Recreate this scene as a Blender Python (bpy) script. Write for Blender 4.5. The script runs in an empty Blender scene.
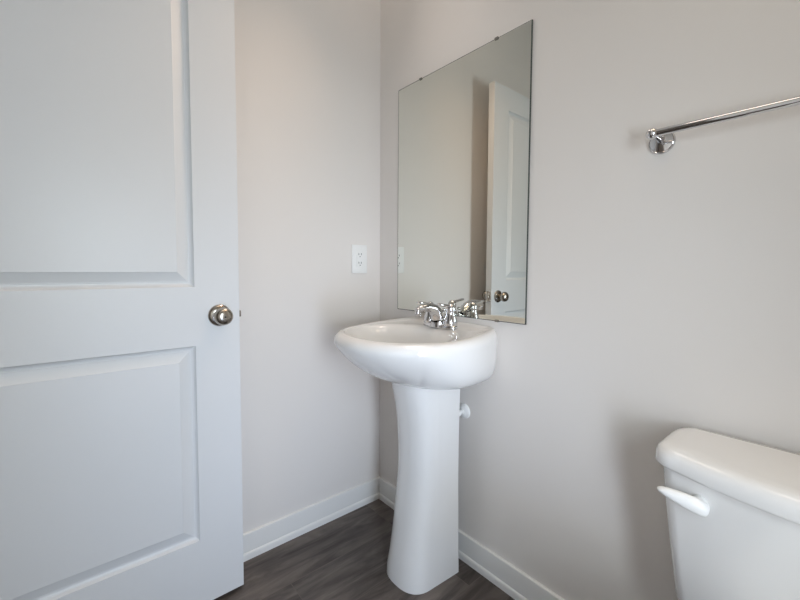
import bpy, bmesh, math, random
from mathutils import Vector, Matrix
random.seed(7)
S = bpy.context.scene
C = S.collection
PI = math.pi

# ------------------------------------------------------------------ camera
YAW, PITCH, ROLL = 0.8674, 0.0522, 0.0050
F = Vector((-math.sin(YAW)*math.cos(PITCH), math.cos(YAW)*math.cos(PITCH), -math.sin(PITCH)))
R0 = Vector((math.cos(YAW), math.sin(YAW), 0)); U0 = R0.cross(F)
RR = R0*math.cos(ROLL) + U0*math.sin(ROLL); UU = U0*math.cos(ROLL) - R0*math.sin(ROLL)
cd = bpy.data.cameras.new('camera'); cam = bpy.data.objects.new('camera', cd); C.objects.link(cam)
cd.sensor_width = 36; cd.lens = 391.8/800*36; cd.shift_y = -10.24/800; cd.clip_start = .02
M = Matrix((RR, UU, -F)).transposed().to_4x4(); M.translation = (1.4089, -1.0757, 1.055)
cam.matrix_world = M
S.camera = cam

# ------------------------------------------------------------------ world, lights, exposure
W = bpy.data.worlds.new('world'); S.world = W; W.use_nodes = True
W.node_tree.nodes['Background'].inputs[0].default_value = (.75, .86, 1, 1)
W.node_tree.nodes['Background'].inputs[1].default_value = .3

def area(name, loc, aim, sx, sy, power, col, spread=180):
    l = bpy.data.lights.new(name, 'AREA'); l.shape = 'RECTANGLE'; l.size = sx; l.size_y = sy
    l.energy = power; l.color = col; l.spread = math.radians(spread)
    o = bpy.data.objects.new(name, l); C.objects.link(o); o.location = loc
    o.rotation_euler = (Vector(aim) - Vector(loc)).to_track_quat('-Z', 'Y').to_euler()
    return o
# added cool lights standing in the made-up opening right of the camera
area('added_opening_light', (1.96, -.93, 1.14), (.3, -.35, 1.05), .36, .64, 15.4, (.80, .92, 1.0))
area('added_opening_light_centre', (1.96, -.93, .80), (.6, 0, .85), .40, .40, 2.2, (.82, .88, 1.0), 70)
area('added_opening_light_low', (1.96, -.93, .42), (.2, -.25, .35), .40, .40, 2.3, (.60, .74, 1.0), 70)
# added warm lights without fixtures, over the mirror and under the ceiling
area('added_mirror_light', (.44, -.14, 2.20), (.44, -1.2, 1.0), .40, .20, 1.5, (1.0, .71, .50), 90)
area('added_mirror_downlight', (.44, -.14, 2.20), (.44, -.30, 0), .40, .20, .5, (1.0, .88, .80), 90)
area('added_ceiling_light', (1.50, -.30, 2.70), (1.50, -.30, 0), .40, .40, 1.7, (1.0, .78, .52), 100)
area('added_ceiling_centre_light', (1.0, -.75, 2.70), (1.0, -.75, 0), .40, .40, 1.0, (1.0, .84, .72), 100)
area('added_ceiling_corner_light', (.30, -.30, 2.70), (.30, -.30, 0), .40, .40, 1.2, (1.0, .80, .66))
S.view_settings.view_transform = 'Standard'; S.view_settings.look = 'None'
S.view_settings.gamma = 1; S.view_settings.use_curve_mapping = False
S.view_settings.exposure = -0.06

# ------------------------------------------------------------------ materials
def lin(c): return tuple(((x/255)/12.92 if x/255 < .04045 else ((x/255+.055)/1.055)**2.4) for x in c) + (1,)
def mat(name, col, rough=.5, metal=0, bump=0, scale=200, var=0.0, coat=0, spec=.5):
    m = bpy.data.materials.new(name); m.use_nodes = True
    nt = m.node_tree; b = nt.nodes['Principled BSDF']
    c = lin(col)
    b.inputs['Roughness'].default_value = rough; b.inputs['Metallic'].default_value = metal
    b.inputs['Coat Weight'].default_value = coat; b.inputs['Coat Roughness'].default_value = .04
    b.inputs['Specular IOR Level'].default_value = spec
    tc = nt.nodes.new('ShaderNodeTexCoord'); n = nt.nodes.new('ShaderNodeTexNoise')
    n.inputs['Scale'].default_value = scale; n.inputs['Detail'].default_value = 4
    nt.links.new(tc.outputs['Object'], n.inputs['Vector'])
    r = nt.nodes.new('ShaderNodeValToRGB')
    r.color_ramp.elements[0].color = tuple(x*(1-var) for x in c[:3]) + (1,)
    r.color_ramp.elements[1].color = tuple(min(1, x*(1+var)) for x in c[:3]) + (1,)
    nt.links.new(n.outputs['Fac'], r.inputs['Fac']); nt.links.new(r.outputs['Color'], b.inputs['Base Color'])
    if bump:
        bp = nt.nodes.new('ShaderNodeBump'); bp.inputs['Strength'].default_value = bump; bp.inputs['Distance'].default_value = .001
        nt.links.new(n.outputs['Fac'], bp.inputs['Height']); nt.links.new(bp.outputs['Normal'], b.inputs['Normal'])
    return m
wallm = mat('light_grey_wall_paint', (228, 223, 218), .55, bump=.06, scale=350, var=.01, spec=.35)
ceilm = mat('flat_white_ceiling_paint', (232, 231, 228), .8, bump=.1, scale=200)
trimm = mat('white_trim_paint', (233, 232, 229), .38, var=.005)
doorm = mat('white_door_paint', (225, 226, 227), .40, bump=.05, scale=120, var=.005)
porc = mat('white_vitreous_china', (234, 233, 231), .12, coat=.6, var=.003, scale=5)
plast = mat('white_plastic', (238, 238, 236), .30, var=.003)
seatm = mat('white_seat_plastic', (236, 236, 234), .25, var=.003)
chrome = mat('polished_chrome', (218, 218, 220), .07, 1, var=.01, scale=20)
nickel = mat('satin_nickel', (178, 170, 160), .24, 1, var=.03, scale=60)
dark = mat('dark_gap', (28, 27, 26), .7)
clipm = mat('clear_grey_clip_plastic', (120, 116, 108), .25, var=.02)
edgem = mat('ground_glass_edge', (70, 76, 72), .25, var=.05)
rubber = mat('grey_rubber', (120, 120, 118), .7)

def mirror_mat():
    m = bpy.data.materials.new('silvered_mirror_glass'); m.use_nodes = True
    nt = m.node_tree; b = nt.nodes['Principled BSDF']
    b.inputs['Metallic'].default_value = 1; b.inputs['Roughness'].default_value = .012
    tc = nt.nodes.new('ShaderNodeTexCoord'); n = nt.nodes.new('ShaderNodeTexNoise'); n.inputs['Scale'].default_value = 2
    nt.links.new(tc.outputs['Object'], n.inputs['Vector'])
    r = nt.nodes.new('ShaderNodeValToRGB')
    r.color_ramp.elements[0].color = lin((226, 227, 220)); r.color_ramp.elements[1].color = lin((229, 230, 224))
    nt.links.new(n.outputs['Fac'], r.inputs['Fac']); nt.links.new(r.outputs['Color'], b.inputs['Base Color'])
    return m
mirm = mirror_mat()

def floor_mat():
    m = bpy.data.materials.new('dark_wood_vinyl_planks'); m.use_nodes = True
    nt = m.node_tree; L = nt.links; b = nt.nodes['Principled BSDF']
    tc = nt.nodes.new('ShaderNodeTexCoord')
    # texture x runs along the planks (world y), texture y across them (world x)
    sx = nt.nodes.new('ShaderNodeSeparateXYZ'); mp = nt.nodes.new('ShaderNodeCombineXYZ')
    L.new(tc.outputs['Object'], sx.inputs[0])
    for k, out, off in ((0, 'Y', PLX), (1, 'X', PLY)):
        ad = nt.nodes.new('ShaderNodeMath'); ad.operation = 'ADD'; ad.inputs[1].default_value = off
        L.new(sx.outputs[out], ad.inputs[0]); L.new(ad.outputs[0], mp.inputs[k])
    br = nt.nodes.new('ShaderNodeTexBrick')
    br.inputs['Scale'].default_value = 1; br.inputs['Brick Width'].default_value = 1.22; br.inputs['Row Height'].default_value = .195
    br.inputs['Mortar Size'].default_value = .0012; br.inputs['Mortar Smooth'].default_value = .3
    br.inputs['Color1'].default_value = (0, 0, 0, 1); br.inputs['Color2'].default_value = (1, 1, 1, 1); br.inputs['Bias'].default_value = 0
    br.inputs['Mortar'].default_value = (.5, .5, .5, 1)
    br.offset = .37; br.offset_frequency = 2
    L.new(mp.outputs[0], br.inputs['Vector'])
    # grain stretched along the planks, shifted from plank to plank
    ms = nt.nodes.new('ShaderNodeMapping'); ms.inputs['Scale'].default_value = (1.5, 8.5, 1)
    L.new(mp.outputs[0], ms.inputs['Vector'])
    ad = nt.nodes.new('ShaderNodeVectorMath'); ad.operation = 'MULTIPLY_ADD'
    ad.inputs[1].default_value = (7, 3, 5)
    L.new(br.outputs['Color'], ad.inputs[0]); L.new(ms.outputs['Vector'], ad.inputs[2])
    n1 = nt.nodes.new('ShaderNodeTexNoise'); n1.inputs['Scale'].default_value = 2.2; n1.inputs['Detail'].default_value = 8; n1.inputs['Roughness'].default_value = .62; n1.inputs['Distortion'].default_value = .6
    L.new(ad.outputs[0], n1.inputs['Vector'])
    n2 = nt.nodes.new('ShaderNodeTexNoise'); n2.inputs['Scale'].default_value = 4; n2.inputs['Detail'].default_value = 3
    L.new(tc.outputs['Object'], n2.inputs['Vector'])
    r = nt.nodes.new('ShaderNodeValToRGB'); e = r.color_ramp.elements
    e[0].position = .27; e[0].color = lin((48, 41, 38)); e[1].position = .76; e[1].color = lin((136, 126, 119))
    x = e.new(.45); x.color = lin((84, 77, 73)); x = e.new(.58); x.color = lin((106, 98, 93))
    L.new(n1.outputs['Fac'], r.inputs['Fac'])
    # tone of each plank: warmer or greyer
    tone = nt.nodes.new('ShaderNodeMix'); tone.data_type = 'RGBA'; tone.blend_type = 'MULTIPLY'; tone.inputs['Factor'].default_value = 1
    tr = nt.nodes.new('ShaderNodeValToRGB'); tr.color_ramp.elements[0].color = (.70, .65, .62, 1); tr.color_ramp.elements[1].color = (1.22, 1.26, 1.27, 1)
    mixf = nt.nodes.new('ShaderNodeMath'); mixf.operation = 'ADD'
    hv = nt.nodes.new('ShaderNodeMath'); hv.operation = 'MULTIPLY'; hv.inputs[1].default_value = .5
    h2 = nt.nodes.new('ShaderNodeMath'); h2.operation = 'MULTIPLY'; h2.inputs[1].default_value = .3
    L.new(br.outputs['Color'], hv.inputs[0]); L.new(n2.outputs['Fac'], h2.inputs[0])
    L.new(hv.outputs[0], mixf.inputs[0]); L.new(h2.outputs[0], mixf.inputs[1]); L.new(mixf.outputs[0], tr.inputs['Fac'])
    L.new(r.outputs['Color'], tone.inputs['A']); L.new(tr.outputs['Color'], tone.inputs['B'])
    seam = nt.nodes.new('ShaderNodeMix'); seam.data_type = 'RGBA'; seam.inputs['B'].default_value = lin((112, 102, 94))
    sf = nt.nodes.new('ShaderNodeMath'); sf.operation = 'MULTIPLY'; sf.inputs[1].default_value = .55
    L.new(br.outputs['Fac'], sf.inputs[0]); L.new(sf.outputs[0], seam.inputs['Factor'])
    L.new(tone.outputs['Result'], seam.inputs['A']); L.new(seam.outputs['Result'], b.inputs['Base Color'])
    b.inputs['Roughness'].default_value = .42; b.inputs['Specular IOR Level'].default_value = .4
    bp = nt.nodes.new('ShaderNodeBump'); bp.inputs['Strength'].default_value = .15; bp.inputs['Distance'].default_value = .001
    L.new(n1.outputs['Fac'], bp.inputs['Height']); L.new(bp.outputs['Normal'], b.inputs['Normal'])
    return m
PLX, PLY = 1.3036 + 1.22*2, -.213 + .195*4
floorm = floor_mat()

# ------------------------------------------------------------------ helpers
def obj(name, bm, m, parent=None, smooth=True, angle=40):
    me = bpy.data.meshes.new(name); bmesh.ops.recalc_face_normals(bm, faces=bm.faces[:]); bm.to_mesh(me); bm.free()
    me.materials.append(m)
    if smooth:
        for p in me.polygons: p.use_smooth = True
        try: me.set_sharp_from_angle(angle=math.radians(angle))
        except Exception: pass
    o = bpy.data.objects.new(name, me); C.objects.link(o)
    if parent:
        o.parent = parent
        bpy.context.view_layer.update()
        o.matrix_parent_inverse = parent.matrix_world.inverted()
    return o
def box(bm, x0, x1, y0, y1, z0, z1, bev=0, seg=2):
    r = bmesh.ops.create_cube(bm, size=1)
    vs = r['verts']
    for v in vs:
        v.co = Vector(((x0+x1)/2 + v.co.x*(x1-x0), (y0+y1)/2 + v.co.y*(y1-y0), (z0+z1)/2 + v.co.z*(z1-z0)))
    if bev:
        es = list({e for v in vs for e in v.link_edges})
        bmesh.ops.bevel(bm, geom=es, offset=bev, segments=seg, affect='EDGES', profile=.5)
    return bm
def rings(bm, rs, cap0=True, cap1=True):
    V = [[bm.verts.new(p) for p in r] for r in rs]
    n = len(rs[0])
    for a, b in zip(V, V[1:]):
        for i in range(n):
            j = (i+1) % n
            bm.faces.new((a[i], a[j], b[j], b[i]))
    if cap0: bm.faces.new(V[0][::-1])
    if cap1: bm.faces.new(V[-1])
    return V
def lathe(bm, prof, o, axis, n=40):
    """prof: (radius, distance along axis) from the start to the end"""
    a = Vector(axis).normalized(); t = a.orthogonal().normalized(); s = a.cross(t); o = Vector(o)
    rs = []
    for r, d in prof:
        rs.append([o + a*d + (t*math.cos(2*PI*i/n) + s*math.sin(2*PI*i/n))*max(r, 1e-4) for i in range(n)])
    rings(bm, rs); return bm
def tube(bm, pts, rad, n=16, flat=1.0, up=(0, 0, 1)):
    """pts: path; rad: radius or list; flat squeezes the section along `up`"""
    pts = [Vector(p) for p in pts]
    if not isinstance(rad, (list, tuple)): rad = [rad]*len(pts)
    if not isinstance(flat, (list, tuple)): flat = [flat]*len(pts)
    rs = []
    for i, p in enumerate(pts):
        t = (pts[min(i+1, len(pts)-1)] - pts[max(i-1, 0)]).normalized()
        u = Vector(up); s = t.cross(u)
        if s.length < 1e-4: s = t.orthogonal()
        s.normalize(); u = s.cross(t).normalized()
        rs.append([p + s*math.cos(2*PI*k/n)*rad[i] + u*math.sin(2*PI*k/n)*rad[i]*flat[i] for k in range(n)])
    rings(bm, rs); return bm
def bez(pts, n):
    out = []
    for i in range(n+1):
        q = [Vector(p) for p in pts]; t = i/n
        while len(q) > 1: q = [a.lerp(b, t) for a, b in zip(q, q[1:])]
        out.append(q[0])
    return out
def B(): return bmesh.new()
def struct(o, label=None, cat=None):
    o['kind'] = 'structure'
    if label: o['label'] = label; o['category'] = cat
    return o
def thing(name, label, cat, loc=(0, 0, 0), group=None):
    o = bpy.data.objects.new(name, None); C.objects.link(o); o.location = loc
    o.empty_display_size = .05
    o['label'] = label; o['category'] = cat
    if group: o['group'] = group
    bpy.context.view_layer.update()
    return o

# ------------------------------------------------------------------ room shell
XR, YB, ZC, T = 1.85, -1.50, 2.74, .10
XH, YH = 3.10, -2.80                                                 # far sides of the hall outside
b = B(); box(b, -T, XH+T, YH-T, T, -.10, 0); struct(obj('floor', b, floorm, smooth=False))
b = B(); box(b, -T, XH+T, YH-T, T, ZC, ZC+.1); struct(obj('ceiling', b, ceilm, smooth=False))
b = B(); box(b, -T, 0, YH, T, 0, ZC); struct(obj('wall_left', b, wallm, smooth=False))
b = B(); box(b, 0, XH, 0, T, 0, ZC); struct(obj('wall_back', b, wallm, smooth=False))
# unseen wall on the right; its opening is added to light the room
WY0, WY1, DZ = -1.42, -.80, 2.06
b = B()
box(b, XR, XR+T, YB-T, WY0, 0, ZC); box(b, XR, XR+T, WY1, 0, 0, ZC); box(b, XR, XR+T, WY0, WY1, DZ, ZC)
struct(obj('wall_right', b, wallm, smooth=False))
# wall behind the camera with the doorway the open door belongs to
DX0, DX1 = .125, .90
b = B()
box(b, 0, DX0, YB-T, YB, 0, ZC); box(b, DX1, XR, YB-T, YB, 0, ZC); box(b, DX0, DX1, YB-T, YB, DZ, ZC)
struct(obj('wall_front', b, wallm, smooth=False))
# the hall outside
b = B(); box(b, 0, XH, YH-T, YH, 0, ZC); box(b, XH, XH+T, YH-T, 0, 0, ZC)
struct(obj('wall_hall', b, wallm, smooth=False))
# casing of the doorway, then of the added opening
b = B(); box(b, DX1, DX1+.06, YB, YB+.014, 0, DZ+.06, .003); box(b, DX0, DX1, YB, YB+.014, DZ, DZ+.06, .003)
struct(obj('trim_1', b, trimm))
b = B(); box(b, XR-.014, XR, WY1, WY1+.06, 0, DZ+.06, .003); box(b, XR-.014, XR, WY0, WY1, DZ, DZ+.06, .003)
struct(obj('trim_2', b, trimm))

# baseboards: a flat board with an eased top and a shoe moulding at the floor
BH = .0971
PROF = [(0, 0), (.0142, 0), (.0142, .0130), (.0139, .0185), (.0128, .0228), (.0112, .0256), (.0094, .0268), (.0094, .0885), (.0092, .0920), (.0088, .0948), (.0066, .0964), (.0040, BH), (0, BH)]
def baseboard(name, a, bb, n, ea=0, eb=0):
    """profile swept from a to bb on the wall, n points into the room; ea / eb: mitre at the ends"""
    a, bb, n = Vector(a), Vector(bb), Vector(n); d = (bb-a).normalized()
    m = B()
    rings(m, [[a + n*x + Vector((0, 0, z)) + d*(x*ea) for x, z in PROF], [bb + n*x + Vector((0, 0, z)) - d*(x*eb) for x, z in PROF]])
    struct(obj(name, m, trimm, angle=30))
baseboard('baseboard_left', (0, YB, 0), (0, 0, 0), (1, 0, 0), 0, 1)
baseboard('baseboard_back', (0, 0, 0), (XR, 0, 0), (0, -1, 0), 1, 1)
baseboard('baseboard_right', (XR, 0, 0), (XR, WY1+.06, 0), (-1, 0, 0), 1, 0)

# ------------------------------------------------------------------ open door, hinged on the front wall, parallel to the left wall
FX, BX = .130, .094
Y1, Y0, Z0, Z1 = -.662, -1.424, .012, 2.036
dr = bpy.data.objects.new('door_1', None); C.objects.link(dr); dr.location = (.112, Y0, 0)
struct(dr)
bpy.context.view_layer.update()
PANELS = [(-1.296, -.790, .2205, .823), (-1.296, -.790, 1.000, 1.919)]
def door_slab():
    m = B()
    # moulded panel: (inset from the opening, height of the surface); a cove, a fillet, a wide bevel, the raised field
    prof = [(0, 0), (.0020, -.0045), (.0055, -.0090), (.0100, -.0112), (.0135, -.0115), (.0150, -.0100), (.0165, -.0102), (.0425, -.0010), (.0440, .0002), (.047, .0003)]
    for side in (1, -1):
        X = FX if side > 0 else BX
        def P(y, z, h): return (X + side*h, y, z)
        ys = sorted({Y0, Y1} | {q for p in PANELS for q in p[:2]}); zs = sorted({Z0, Z1} | {q for p in PANELS for q in p[2:]})
        for i in range(len(ys)-1):
            for j in range(len(zs)-1):
                if i == 1 and j in (1, 3): continue
                m.faces.new([m.verts.new(P(y, z, 0)) for y, z in ((ys[i], zs[j]), (ys[i+1], zs[j]), (ys[i+1], zs[j+1]), (ys[i], zs[j+1]))])
        for a, c, e, f in PANELS:
            prev = None
            for ins, h in prof:
                cur = [m.verts.new(P(y, z, h)) for y, z in ((a+ins, e+ins), (c-ins, e+ins), (c-ins, f-ins), (a+ins, f-ins))]
                if prev:
                    for k in range(4): m.faces.new((prev[k], prev[(k+1) % 4], cur[(k+1) % 4], cur[k]))
                prev = cur
            m.faces.new(prev)
    for q in (((FX, Y0, Z0), (FX, Y1, Z0), (BX, Y1, Z0), (BX, Y0, Z0)), ((FX, Y0, Z1), (FX, Y1, Z1), (BX, Y1, Z1), (BX, Y0, Z1)),
              ((FX, Y1, Z0), (FX, Y1, Z1), (BX, Y1, Z1), (BX, Y1, Z0)), ((FX, Y0, Z0), (FX, Y0, Z1), (BX, Y0, Z1), (BX, Y0, Z0))):
        m.faces.new([m.verts.new(p) for p in q])
    bmesh.ops.remove_doubles(m, verts=m.verts[:], dist=1e-5)
    return m
obj('door_slab', door_slab(), doorm, dr, angle=12)
KY, KZ = -.7215, .9105
for side in (1, -1):
    X = FX if side > 0 else BX
    k = obj('door_knob', lathe(B(), [(.0001, .004), (.0115, .004), (.0110, .016), (.0125, .022), (.0215, .0275), (.0262, .035), (.0272, .042), (.0255, .0495), (.0205, .0555), (.0125, .0585), (.0075, .0592), (.0001, .0593)], (X, KY, KZ), (side, 0, 0), 48), nickel, dr)
    obj('knob_rose', lathe(B(), [(.0001, -.0005), (.0335, -.0005), (.0335, .0025), (.0318, .0055), (.0270, .0085), (.0190, .0108), (.0120, .0118), (.0001, .0118)], (X, KY, KZ), (side, 0, 0), 48), nickel, dr)
    if side > 0:
        obj('lock_hole', lathe(B(), [(.0001, .0585), (.0024, .0590), (.0022, .0598), (.0001, .0598)], (X, KY, KZ), (side, 0, 0), 16), dark, k)
lp = obj('latch_plate', box(B(), .0995, .1245, Y1-.0005, Y1+.0014, KZ-.0285, KZ+.0285, .0006), nickel, dr)
obj('latch_bolt', box(B(), .1055, .1185, Y1+.0005, Y1+.0095, KZ-.010, KZ+.010, .002), nickel, lp)

# ------------------------------------------------------------------ wall mirror
MX0, MX1, MZ0, MZ1 = .1317, .7458, .8863, 1.7947
mr = thing('wall_mirror', 'tall rectangular frameless mirror clipped to the wall above the sink', 'mirror', ((MX0+MX1)/2, 0, MZ0))
b = B(); box(b, MX0, MX1, -.0060, -.0015, MZ0, MZ1); obj('mirror_backing', b, edgem, mr, smooth=False)
b = B()
g = .0022
vs = [b.verts.new(p) for p in ((MX0+g, -.0066, MZ0+g), (MX1-g, -.0066, MZ0+g), (MX1-g, -.0066, MZ1-g), (MX0+g, -.0066, MZ1-g))]
w2 = [b.verts.new(p) for p in ((MX0, -.0061, MZ0), (MX1, -.0061, MZ0), (MX1, -.0061, MZ1), (MX0, -.0061, MZ1))]
b.faces.new(vs)
obj('mirror_glass', b, mirm, mr, smooth=False)
b = B()
vs = [b.verts.new(p) for p in ((MX0+g, -.0066, MZ0+g), (MX1-g, -.0066, MZ0+g), (MX1-g, -.0066, MZ1-g), (MX0+g, -.0066, MZ1-g))]
w2 = [b.verts.new(p) for p in ((MX0, -.0059, MZ0), (MX1, -.0059, MZ0), (MX1, -.0059, MZ1), (MX0, -.0059, MZ1))]
b.faces.new(w2[::-1])
for k in range(4): b.faces.new((w2[k], w2[(k+1) % 4], vs[(k+1) % 4], vs[k]))
obj('mirror_edge', b, edgem, mr, smooth=False)
for x, z, s in ((.267, MZ1, 1), (.620, MZ1, 1), (.267, MZ0, -1), (.640, MZ0, -1)):
    m = B()
    lo, hi = sorted((z - s*.005, z + s*.0015))
    box(m, x-.0065, x+.0065, -.0100, -.0069, lo, hi, .001)
    lo, hi = sorted((z + s*.0003, z + s*.0022))
    box(m, x-.0065, x+.0065, -.0100, -.0002, lo, hi, .0005)
    obj('mirror_clip', m, clipm, mr)

# ------------------------------------------------------------------ pedestal sink
SX = .440
ps = thing('pedestal_sink', 'white china pedestal sink with rounded basin in the corner under the mirror', 'sink', (SX, -.17, 0))
N = 160
CY = -.205
TH = [2*PI*i/N for i in range(N)]
def polar(poly):
    """radius of a star-shaped outline (dx, y) about (0, CY) for every angle in TH"""
    out = []
    n = len(poly)
    for t in TH:
        dx, dy = math.cos(t), math.sin(t); best = 0
        for i in range(n):
            ax, ay = poly[i][0], poly[i][1]-CY; bx, by = poly[(i+1) % n][0]-poly[i][0], poly[(i+1) % n][1]-poly[i][1]
            den = dx*by - dy*bx
            if abs(den) < 1e-12: continue
            r = (ax*by - ay*bx)/den; u = (ax*dy - ay*dx)/den
            if r > 0 and -1e-6 <= u <= 1+1e-6: best = max(best, r)
        out.append(best)
    # smooth the corners a little
    for _ in range(3): out = [(out[i-1]+2*out[i]+out[(i+1) % N])/4 for i in range(N)]
    return out
def outline(a, wb, yb, ym, d, p=2.15, corner=.03):
    """D shape: flat back of half width wb at yb, sides bulging to a at ym, superelliptic front to ym-d"""
    pts = []
    K = 24
    for i in range(2*K*2+1):                                         # front, right to left
        t = PI*i/(4*K); c, s = math.cos(t), math.sin(t)
        pts.append((a*math.copysign(abs(c)**(2/p), c), ym - d*abs(s)**(2/p)))
    left = []
    for i in range(1, K+1):                                          # left side up to the corner
        u = i/K; yy = ym + (yb-corner-ym)*u
        left.append((-(wb + (a-wb)*math.cos(u*PI/2)), yy))
    for i in range(1, 9):
        t = PI/2*i/8; left.append((-(wb - corner + corner*math.cos(t)), yb - corner + corner*math.sin(t)))
    pts += left + [(-x, y) for x, y in left[::-1]]
    return polar(pts)
O = outline(.254, .214, -.001, -.205, .250, 2.1, .022)              # widest outline of the bowl
Bt = outline(.160, .165, -.001, -.150, .125, 2.4, .03)               # underside
Bs = outline(.068, .066, -.075, -.14, .070, 2.6, .02)               # collar over the pedestal
Tp = outline(.228, .198, -.004, -.205, .224, 2.1, .020)              # top of the rim
# edge of the basin opening: an oval in front of the faucet deck
def oval(a, yb, yf, p=2.2):
    cy = (yb+yf)/2; h = (yb-yf)/2
    pts = []
    for i in range(120):
        t = 2*PI*i/120; c, s = math.cos(t), math.sin(t)
        pts.append((a*math.copysign(abs(c)**(2/p), c), cy + h*math.copysign(abs(s)**(2/p), s)))
    return polar(pts)
In = oval(.197, -.118, -.412, 2.25)
ZR, ZW, ZB = .849, .822, .687
def ring(rad, z): return [Vector((SX + r*math.cos(t), CY + r*math.sin(t), z if not callable(z) else z(t))) for r, t in zip(rad, TH)]
def mix(A, Bq, f): return [a + (c-a)*(f(t) if callable(f) else f) for a, c, t in zip(A, Bq, TH)]
def rear(t):                                                         # the rim sweeps up towards the wall
    f = max(0, min(1, (math.sin(t)+.35)/1.25)); return .0172*f**1.3
R = []
R.append(ring(Bs, ZB - .010)); R.append(ring(Bs, ZB))
K = 18
for i in range(K+1):                                                 # hull from the underside up to the widest line
    u = i/K
    def fr(t, u=u):                                                  # 0 at the underside, 1 at the widest line
        s = math.sin(t)                                              # -1 at the front, +1 at the wall
        e = 1.40 + 1.9*max(0, min(1, (s+.55)/1.1))
        return (1-(1-u)**e)**(1/e) if u < 1 else 1
    # u is the height fraction
    def zz(t, u=u): return ZB + .002 + (ZW + .8*rear(t) - ZB-.002)*u
    R.append(ring(mix(Bt, O, fr), zz))
for i in range(1, 9):                                                # rim roll-over
    a = PI/2*i/8
    R.append(ring(mix(O, Tp, 1-math.cos(a)), lambda t, a=a: ZW + .8*rear(t) + (ZR + .2*rear(t) - ZW)*math.sin(a)))
deck = lambda t: ZR + .004*max(0, math.sin(t))**2
for f in (.15, .3, .6, .85): R.append(ring(mix(Tp, In, f), lambda t, f=f: ZR + .001 - .004*f**3 + rear(t)*max(0, 1-f/.35)**2))
BA = oval(.168, -.150, -.385, 2.2); BBm = oval(.120, -.185, -.345, 2.1); BD = oval(.030, -.225, -.285, 2)
R.append(ring(In, ZR - .008))
R.append(ring(mix(In, BA, .30), ZR - .018)); R.append(ring(mix(In, BA, .65), ZR - .040)); R.append(ring(BA, ZR - .075))
R.append(ring(mix(BA, BBm, .4), ZR - .105)); R.append(ring(BBm, ZR - .130)); R.append(ring(mix(BBm, BD, .6), ZR - .142)); R.append(ring(BD, ZR - .148))
b = B(); rings(b, R)
basin = obj('basin', b, porc, ps, angle=60)
obj('drain', lathe(B(), [(.0001, 0), (.022, 0), (.0215, .003), (.016, .004), (.012, .002), (.0001, .002)], (SX, -.255, ZR-.1478), (0, 0, 1), 32), chrome, basin)
obj('overflow_hole', lathe(B(), [(.0001, -.004), (.007, -.004), (.007, .0005), (.0001, .0005)], (SX, -.139, ZR-.046), (0, -1, .3), 20), dark, basin)
# pedestal: a D section open to the wall at its back
def dsec(w, yr, yf, z, taper=.72, p=2.5):
    """half width w at the rear edge yr, narrowing towards the rounded front yf"""
    pts = []
    K = 14; ys = yr + (yf-yr)*.58; ws = w*taper**.6
    for i in range(K): u = i/K; pts.append((w + (ws-w)*u**1.2, yr + (ys-yr)*u))
    for i in range(2*K+1):
        t = PI*i/(2*K); c, s = math.cos(t), math.sin(t)
        pts.append((ws*math.copysign(abs(c)**(2/p), c), ys + (yf-ys)*abs(s)**(2/p)))
    for i in range(K-1, -1, -1): u = i/K; pts.append((-(w + (ws-w)*u**1.2), yr + (ys-yr)*u))
    return [Vector((SX+x, y, z)) for x, y in pts]
PED = [(0, .1010, -.270, .88), (.03, .1005, -.268, .88), (.08, .0985, -.258, .84), (.16, .0975, -.246, .80), (.26, .0955, -.232, .80), (.36, .0940, -.222, .80),
       (.46, .0940, -.222, .80), (.54, .0950, -.227, .82), (.60, .0962, -.236, .84), (.65, .0975, -.248, .86), (.690, .0980, -.252, .86)]
m = B()
outer = [dsec(w, -.065, yf, z, tp) for z, w, yf, tp in PED]
inner = [dsec(w-.014, -.065, yf+.014, z, tp) for z, w, yf, tp in PED]
VO = [[m.verts.new(p) for p in r] for r in outer]; VI = [[m.verts.new(p) for p in r] for r in inner]
n = len(outer[0])
for A in (VO, VI):
    for r0, r1 in zip(A, A[1:]):
        for i in range(n-1): m.faces.new((r0[i], r0[i+1], r1[i+1], r1[i]))
for k in (0, n-1):
    for i in range(len(VO)-1): m.faces.new((VO[i][k], VO[i+1][k], VI[i+1][k], VI[i][k]))
for k in (0, -1):
    for i in range(n-1): m.faces.new((VO[k][i], VO[k][i+1], VI[k][i+1], VI[k][i]))
obj('pedestal', m, porc, ps, angle=50)
# waste pipe hidden inside the pedestal
m = B(); tube(m, [(SX, -.222, .70), (SX, -.205, .665), (SX, -.17, .60), (SX, -.16, .52)], .016, 16); tube(m, bez([(SX, -.16, .52), (SX, -.16, .45), (SX, -.10, .45), (SX, -.10, .50)], 10) + [Vector((SX, -.06, .51)), Vector((SX, -.002, .51))], .016, 16)
obj('waste_pipe', m, plast, ps)

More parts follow.
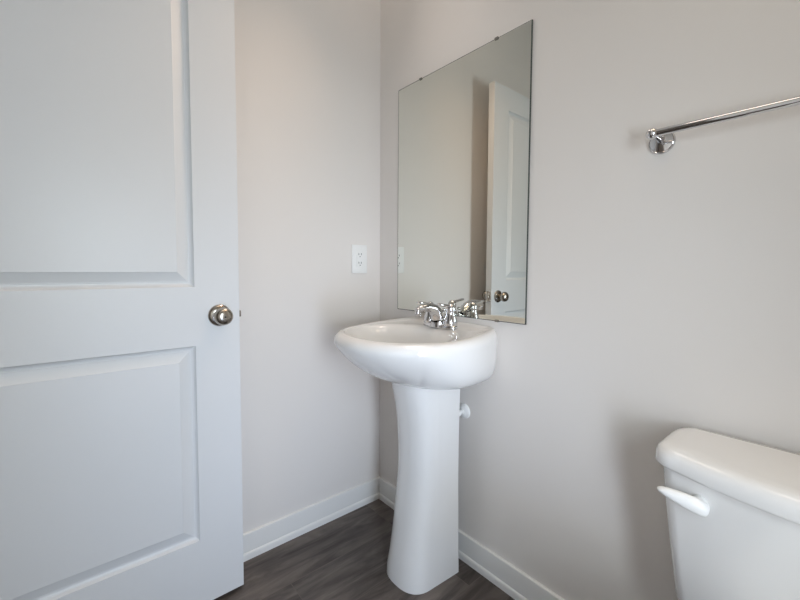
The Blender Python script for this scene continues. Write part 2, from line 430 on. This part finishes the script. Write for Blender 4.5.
# ------------------------------------------------------------------ faucet
FY, FZ = -.066, ZR + .0012
fc = thing('faucet', 'chrome two-handle faucet standing on the back of the white sink', 'faucet', (SX, FY, FZ))
m = B()
def stadium(a, h, z):
    out = []
    for i in range(48):
        t = 2*PI*i/48; c, s = math.cos(t), math.sin(t); p = 3
        out.append(Vector((SX + a*math.copysign(abs(c)**(2/p), c), FY + h*math.copysign(abs(s)**(2/2.2), s), FZ+z)))
    return out
rings(m, [stadium(.078, .026, 0), stadium(.078, .026, .006), stadium(.076, .0245, .011), stadium(.070, .020, .0145)])
obj('base_plate', m, chrome, fc)
m = B()
path = bez([(SX, FY-.004, FZ+.006), (SX, FY-.006, FZ+.048), (SX, FY-.030, FZ+.082), (SX, FY-.078, FZ+.082), (SX, FY-.112, FZ+.066)], 16)
tube(m, path, [.0330 - .0190*(i/16)**.7 for i in range(17)], 20, [1.0 - .25*(i/16) for i in range(17)], up=(0, -.3, 1))
sp = obj('spout', m, chrome, fc)
obj('aerator', lathe(B(), [(.0001, 0), (.0105, 0), (.0105, .016), (.0095, .018), (.0001, .018)], (SX, FY-.106, FZ+.066), (0, -.15, -1), 24), chrome, sp)
obj('lift_rod', lathe(B(), [(.0001, 0), (.0025, 0), (.0025, .040), (.0055, .043), (.0060, .049), (.0040, .054), (.0001, .055)], (SX, FY+.019, FZ+.012), (0, 0, 1), 16), chrome, fc)
for s in (-1, 1):
    hx = SX + s*.0505
    h = obj('handle', lathe(B(), [(.0001, .012), (.0235, .012), (.0240, .020), (.0225, .030), (.0185, .043), (.0155, .052), (.0150, .058), (.0165, .061), (.0165, .070), (.0150, .078), (.0105, .084), (.0045, .087), (.0001, .0872)], (hx, FY, FZ), (0, 0, 1), 32), chrome, fc)
    m = B(); tube(m, [(hx, FY+.004, FZ+.0775), (hx, FY-.018, FZ+.0805), (hx, FY-.040, FZ+.0840), (hx, FY-.060, FZ+.0872), (hx, FY-.066, FZ+.0880)], [.0080, .0070, .0068, .0072, .0045], 14, [.9, .8, .75, .7, .7])
    obj('lever', m, chrome, h)

# ------------------------------------------------------------------ supply stop behind the pedestal
vx, vz = .502, .547
sv = thing('supply_valve', 'white round wall plate and water stop behind the sink pedestal', 'valve', (vx, 0, vz))
obj('escutcheon', lathe(B(), [(.0001, .0002), (.0275, .0002), (.0275, .003), (.0245, .0075), (.0150, .0105), (.0105, .0120), (.0001, .0120)], (vx, 0, vz), (0, -1, 0), 36), plast, sv)
obj('pipe_stub', lathe(B(), [(.0001, .001), (.0085, .001), (.0085, .034), (.0001, .034)], (vx, 0, vz), (0, -1, 0), 20), plast, sv)
m = B(); lathe(m, [(.0001, .030), (.0115, .030), (.0125, .034), (.0125, .046), (.0105, .050), (.0001, .050)], (vx, 0, vz), (0, -1, 0), 20)
obj('valve_body', m, plast, sv)
m = B(); tube(m, [(vx, -.040, vz), (vx-.004, -.040, vz+.04), (vx-.012, -.04, vz+.07), (vx-.016, -.04, vz+.095)], .0045, 10); obj('riser_tube', m, plast, sv)

# ------------------------------------------------------------------ towel bar
tx, tz, ty = 1.091, 1.3605, -.068
LEN = .61
tb = thing('towel_bar', 'polished chrome towel bar on the wall above the toilet', 'towel bar', (tx, 0, tz))
for k in (0, 1):
    x = tx + k*LEN
    q = obj('mounting_post', lathe(B(), [(.0001, .0060), (.0100, .0060), (.0070, .012), (.0058, .024), (.0058, .050), (.0065, .062), (.0001, .064)], (x, 0, tz), (0, -1, 0), 32), chrome, tb)
    obj('flange', lathe(B(), [(.0001, .0002), (.0275, .0002), (.0278, .0030), (.0270, .0058), (.0252, .0072), (.0238, .0064), (.0180, .0078), (.0100, .0095), (.0001, .0102)], (x, 0, tz-.0045), (0, -1, 0), 48), chrome, q)
    s = -1 if k == 0 else 1
    prof = [(.0128*math.sin(PI*i/20), -.0128*math.cos(PI*i/20)) for i in range(0, 15)] + [(.0072, .0106), (.0064, .0090), (.0040, .0078), (.0001, .0076)]
    prof[0] = (.0001, -.0128)
    obj('end_ball', lathe(B(), prof, (x, ty, tz), (s, -.12*0, 0), 32), chrome, q)
m = B(); lathe(m, [(.0001, .004), (.0078, .004), (.0078, LEN-.004), (.0001, LEN-.004)], (tx, ty, tz), (1, 0, 0), 28); obj('bar', m, chrome, tb)

# ------------------------------------------------------------------ wall outlet
oy, oz = -.114, 1.0985
ou = thing('wall_outlet', 'white double electrical outlet on the left wall beside the corner', 'outlet', (0, oy, oz))
pl = obj('cover_plate', box(B(), .0002, .0062, oy-.0385, oy+.0385, oz-.061, oz+.061, .0025, 3), plast, ou)
obj('receptacle', box(B(), .003, .0085, oy-.0168, oy+.0168, oz-.0335, oz+.0335, .0012), plast, ou)
for dz in (.0185, -.0185):
    for dy in (-.0062, .0062): obj('slot', box(B(), .0075, .0088, oy+dy-.0012, oy+dy+.0012, oz+dz-.002, oz+dz+.0065), dark, ou, smooth=False)
    obj('ground_hole', lathe(B(), [(.0001, .0075), (.0024, .0075), (.0024, .0088), (.0001, .0088)], (0, oy, oz+dz-.0085), (1, 0, 0), 14), dark, ou)
for dz in (.0485, -.0485): obj('screw', lathe(B(), [(.0001, .005), (.0030, .005), (.0026, .0068), (.0001, .0071)], (0, oy, oz+dz), (1, 0, 0), 16), plast, ou)

# ------------------------------------------------------------------ toilet
TX = 1.392
tl = thing('toilet', 'white china toilet with lidded tank against the wall under the towel bar', 'toilet', (TX, -.30, 0))
def tsec(w, yb, ys, bow, z, rc=.035, rb=.02, ry=1.0):
    """tank section: flat back, rounded corners, front bowed forward by `bow`"""
    pts = []
    K = 10
    for i in range(K+1):                                             # back right corner, then back left
        t = PI/2*i/K; pts.append((w-rb+rb*math.cos(t), yb-rb*ry+rb*ry*math.sin(t)))
    for i in range(K+1):
        t = PI/2 + PI/2*i/K; pts.append((-w+rb+rb*math.cos(t), yb-rb*ry+rb*ry*math.sin(t)))
    fr = []
    for i in range(K+1):
        t = PI + PI/2*.9*i/K; fr.append((-w+rc+rc*math.cos(t), ys+rc*.9+rc*.9*math.sin(t)))
    x0, y0 = fr[-1]
    for i in range(1, 20):
        u = -1 + 2*i/20; fr.append((x0*-u, y0 - bow*(1-u*u)))
    fr += [(-x, y) for x, y in fr[:K+1]][::-1]
    pts += fr
    return [Vector((TX+x, y, z)) for x, y in pts]
m = B()
rings(m, [tsec(.198, -.035, -.166, .026, .385), tsec(.203, -.033, -.172, .026, .40), tsec(.214, -.030, -.180, .028, .50), tsec(.224, -.028, -.187, .030, .60), tsec(.229, -.026, -.191, .030, .672)])
tk = obj('tank', m, porc, tl, angle=60)
m = B()
rings(m, [tsec(.236, -.028, -.197, .040, 0.6690, .05, .022, 2.6), tsec(.2415, -.025, -.202, .040, 0.6710, .05, .022, 2.6), tsec(.2430, -.024, -.204, .040, 0.6760, .05, .022, 2.6), tsec(.2415, -.0245, -.203, .040, 0.6940, .05, .022, 2.6), tsec(.2385, -.026, -.200, .040, 0.7020, .05, .022, 2.6), tsec(.2320, -.029, -.194, .040, 0.7075, .05, .022, 2.6), tsec(.222, -.034, -.185, .039, 0.7105, .05, .022, 2.6), tsec(.205, -.044, -.171, .037, 0.7118, .05, .022, 2.6)])
obj('tank_lid', m, porc, tl, angle=60)
# flush lever: boss on the tank front, a paddle reaching to the left
hx, hz = 1.233, .630
def yfront(x): return -.189 - .030*(1-((x-TX)/.195)**2)
hy = yfront(hx)
fl = obj('flush_handle', lathe(B(), [(.0001, -.002), (.0125, -.002), (.0125, .006), (.0100, .012), (.0001, .012)], (hx, hy, hz), (0, -1, 0), 24), plast, tl)
m = B()
pp = [(.013, -.010, -.006), (.0115, -.014, -.005), (.008, -.017, -.003), (-.002, -.020, 0), (-.016, -.023, .003), (-.032, -.025, .006), (-.046, -.026, .008), (-.056, -.026, .009), (-.0605, -.0255, .009)]
tube(m, [(hx+x, hy+y, hz+z) for x, y, z in pp], [.003, .0075, .0085, .0090, .0090, .0090, .0085, .0070, .003], 20, [1.7, 1.6, 1.6, 1.6, 1.5, 1.25, 1.0, .80, .7])
obj('flush_paddle', m, plast, fl)
# bowl, seat and lid (below the picture's lower edge)
def egg(a, yb, yf, z, n=48):
    cy = yb - a*.95
    return [Vector((TX + a*math.cos(2*PI*i/n), cy + ((yb-cy) if math.sin(2*PI*i/n) > 0 else (cy-yf))*math.sin(2*PI*i/n), z)) for i in range(n)]
m = B()
rings(m, [egg(.105, -.16, -.52, .001), egg(.103, -.16, -.52, .03), egg(.088, -.17, -.49, .12), egg(.100, -.16, -.53, .20), egg(.150, -.17, -.63, .28), egg(.178, -.19, -.69, .34), egg(.184, -.19, -.71, .375), egg(.176, -.20, -.70, .388), egg(.135, -.25, -.655, .386), egg(.115, -.27, -.62, .34), egg(.06, -.33, -.50, .27)])
box(m, TX-.10, TX+.10, -.26, -.045, .25, .3845, .02, 3)
obj('bowl', m, porc, tl, angle=60)
m = B(); rings(m, [egg(.186, -.215, -.715, .389), egg(.189, -.213, -.718, .396), egg(.184, -.217, -.712, .405)]); obj('seat', m, seatm, tl, angle=60)
m = B(); rings(m, [egg(.184, -.214, -.714, .4065), egg(.188, -.212, -.717, .412), egg(.180, -.218, -.708, .421), egg(.12, -.27, -.63, .425)]); obj('seat_lid', m, seatm, tl, angle=60)
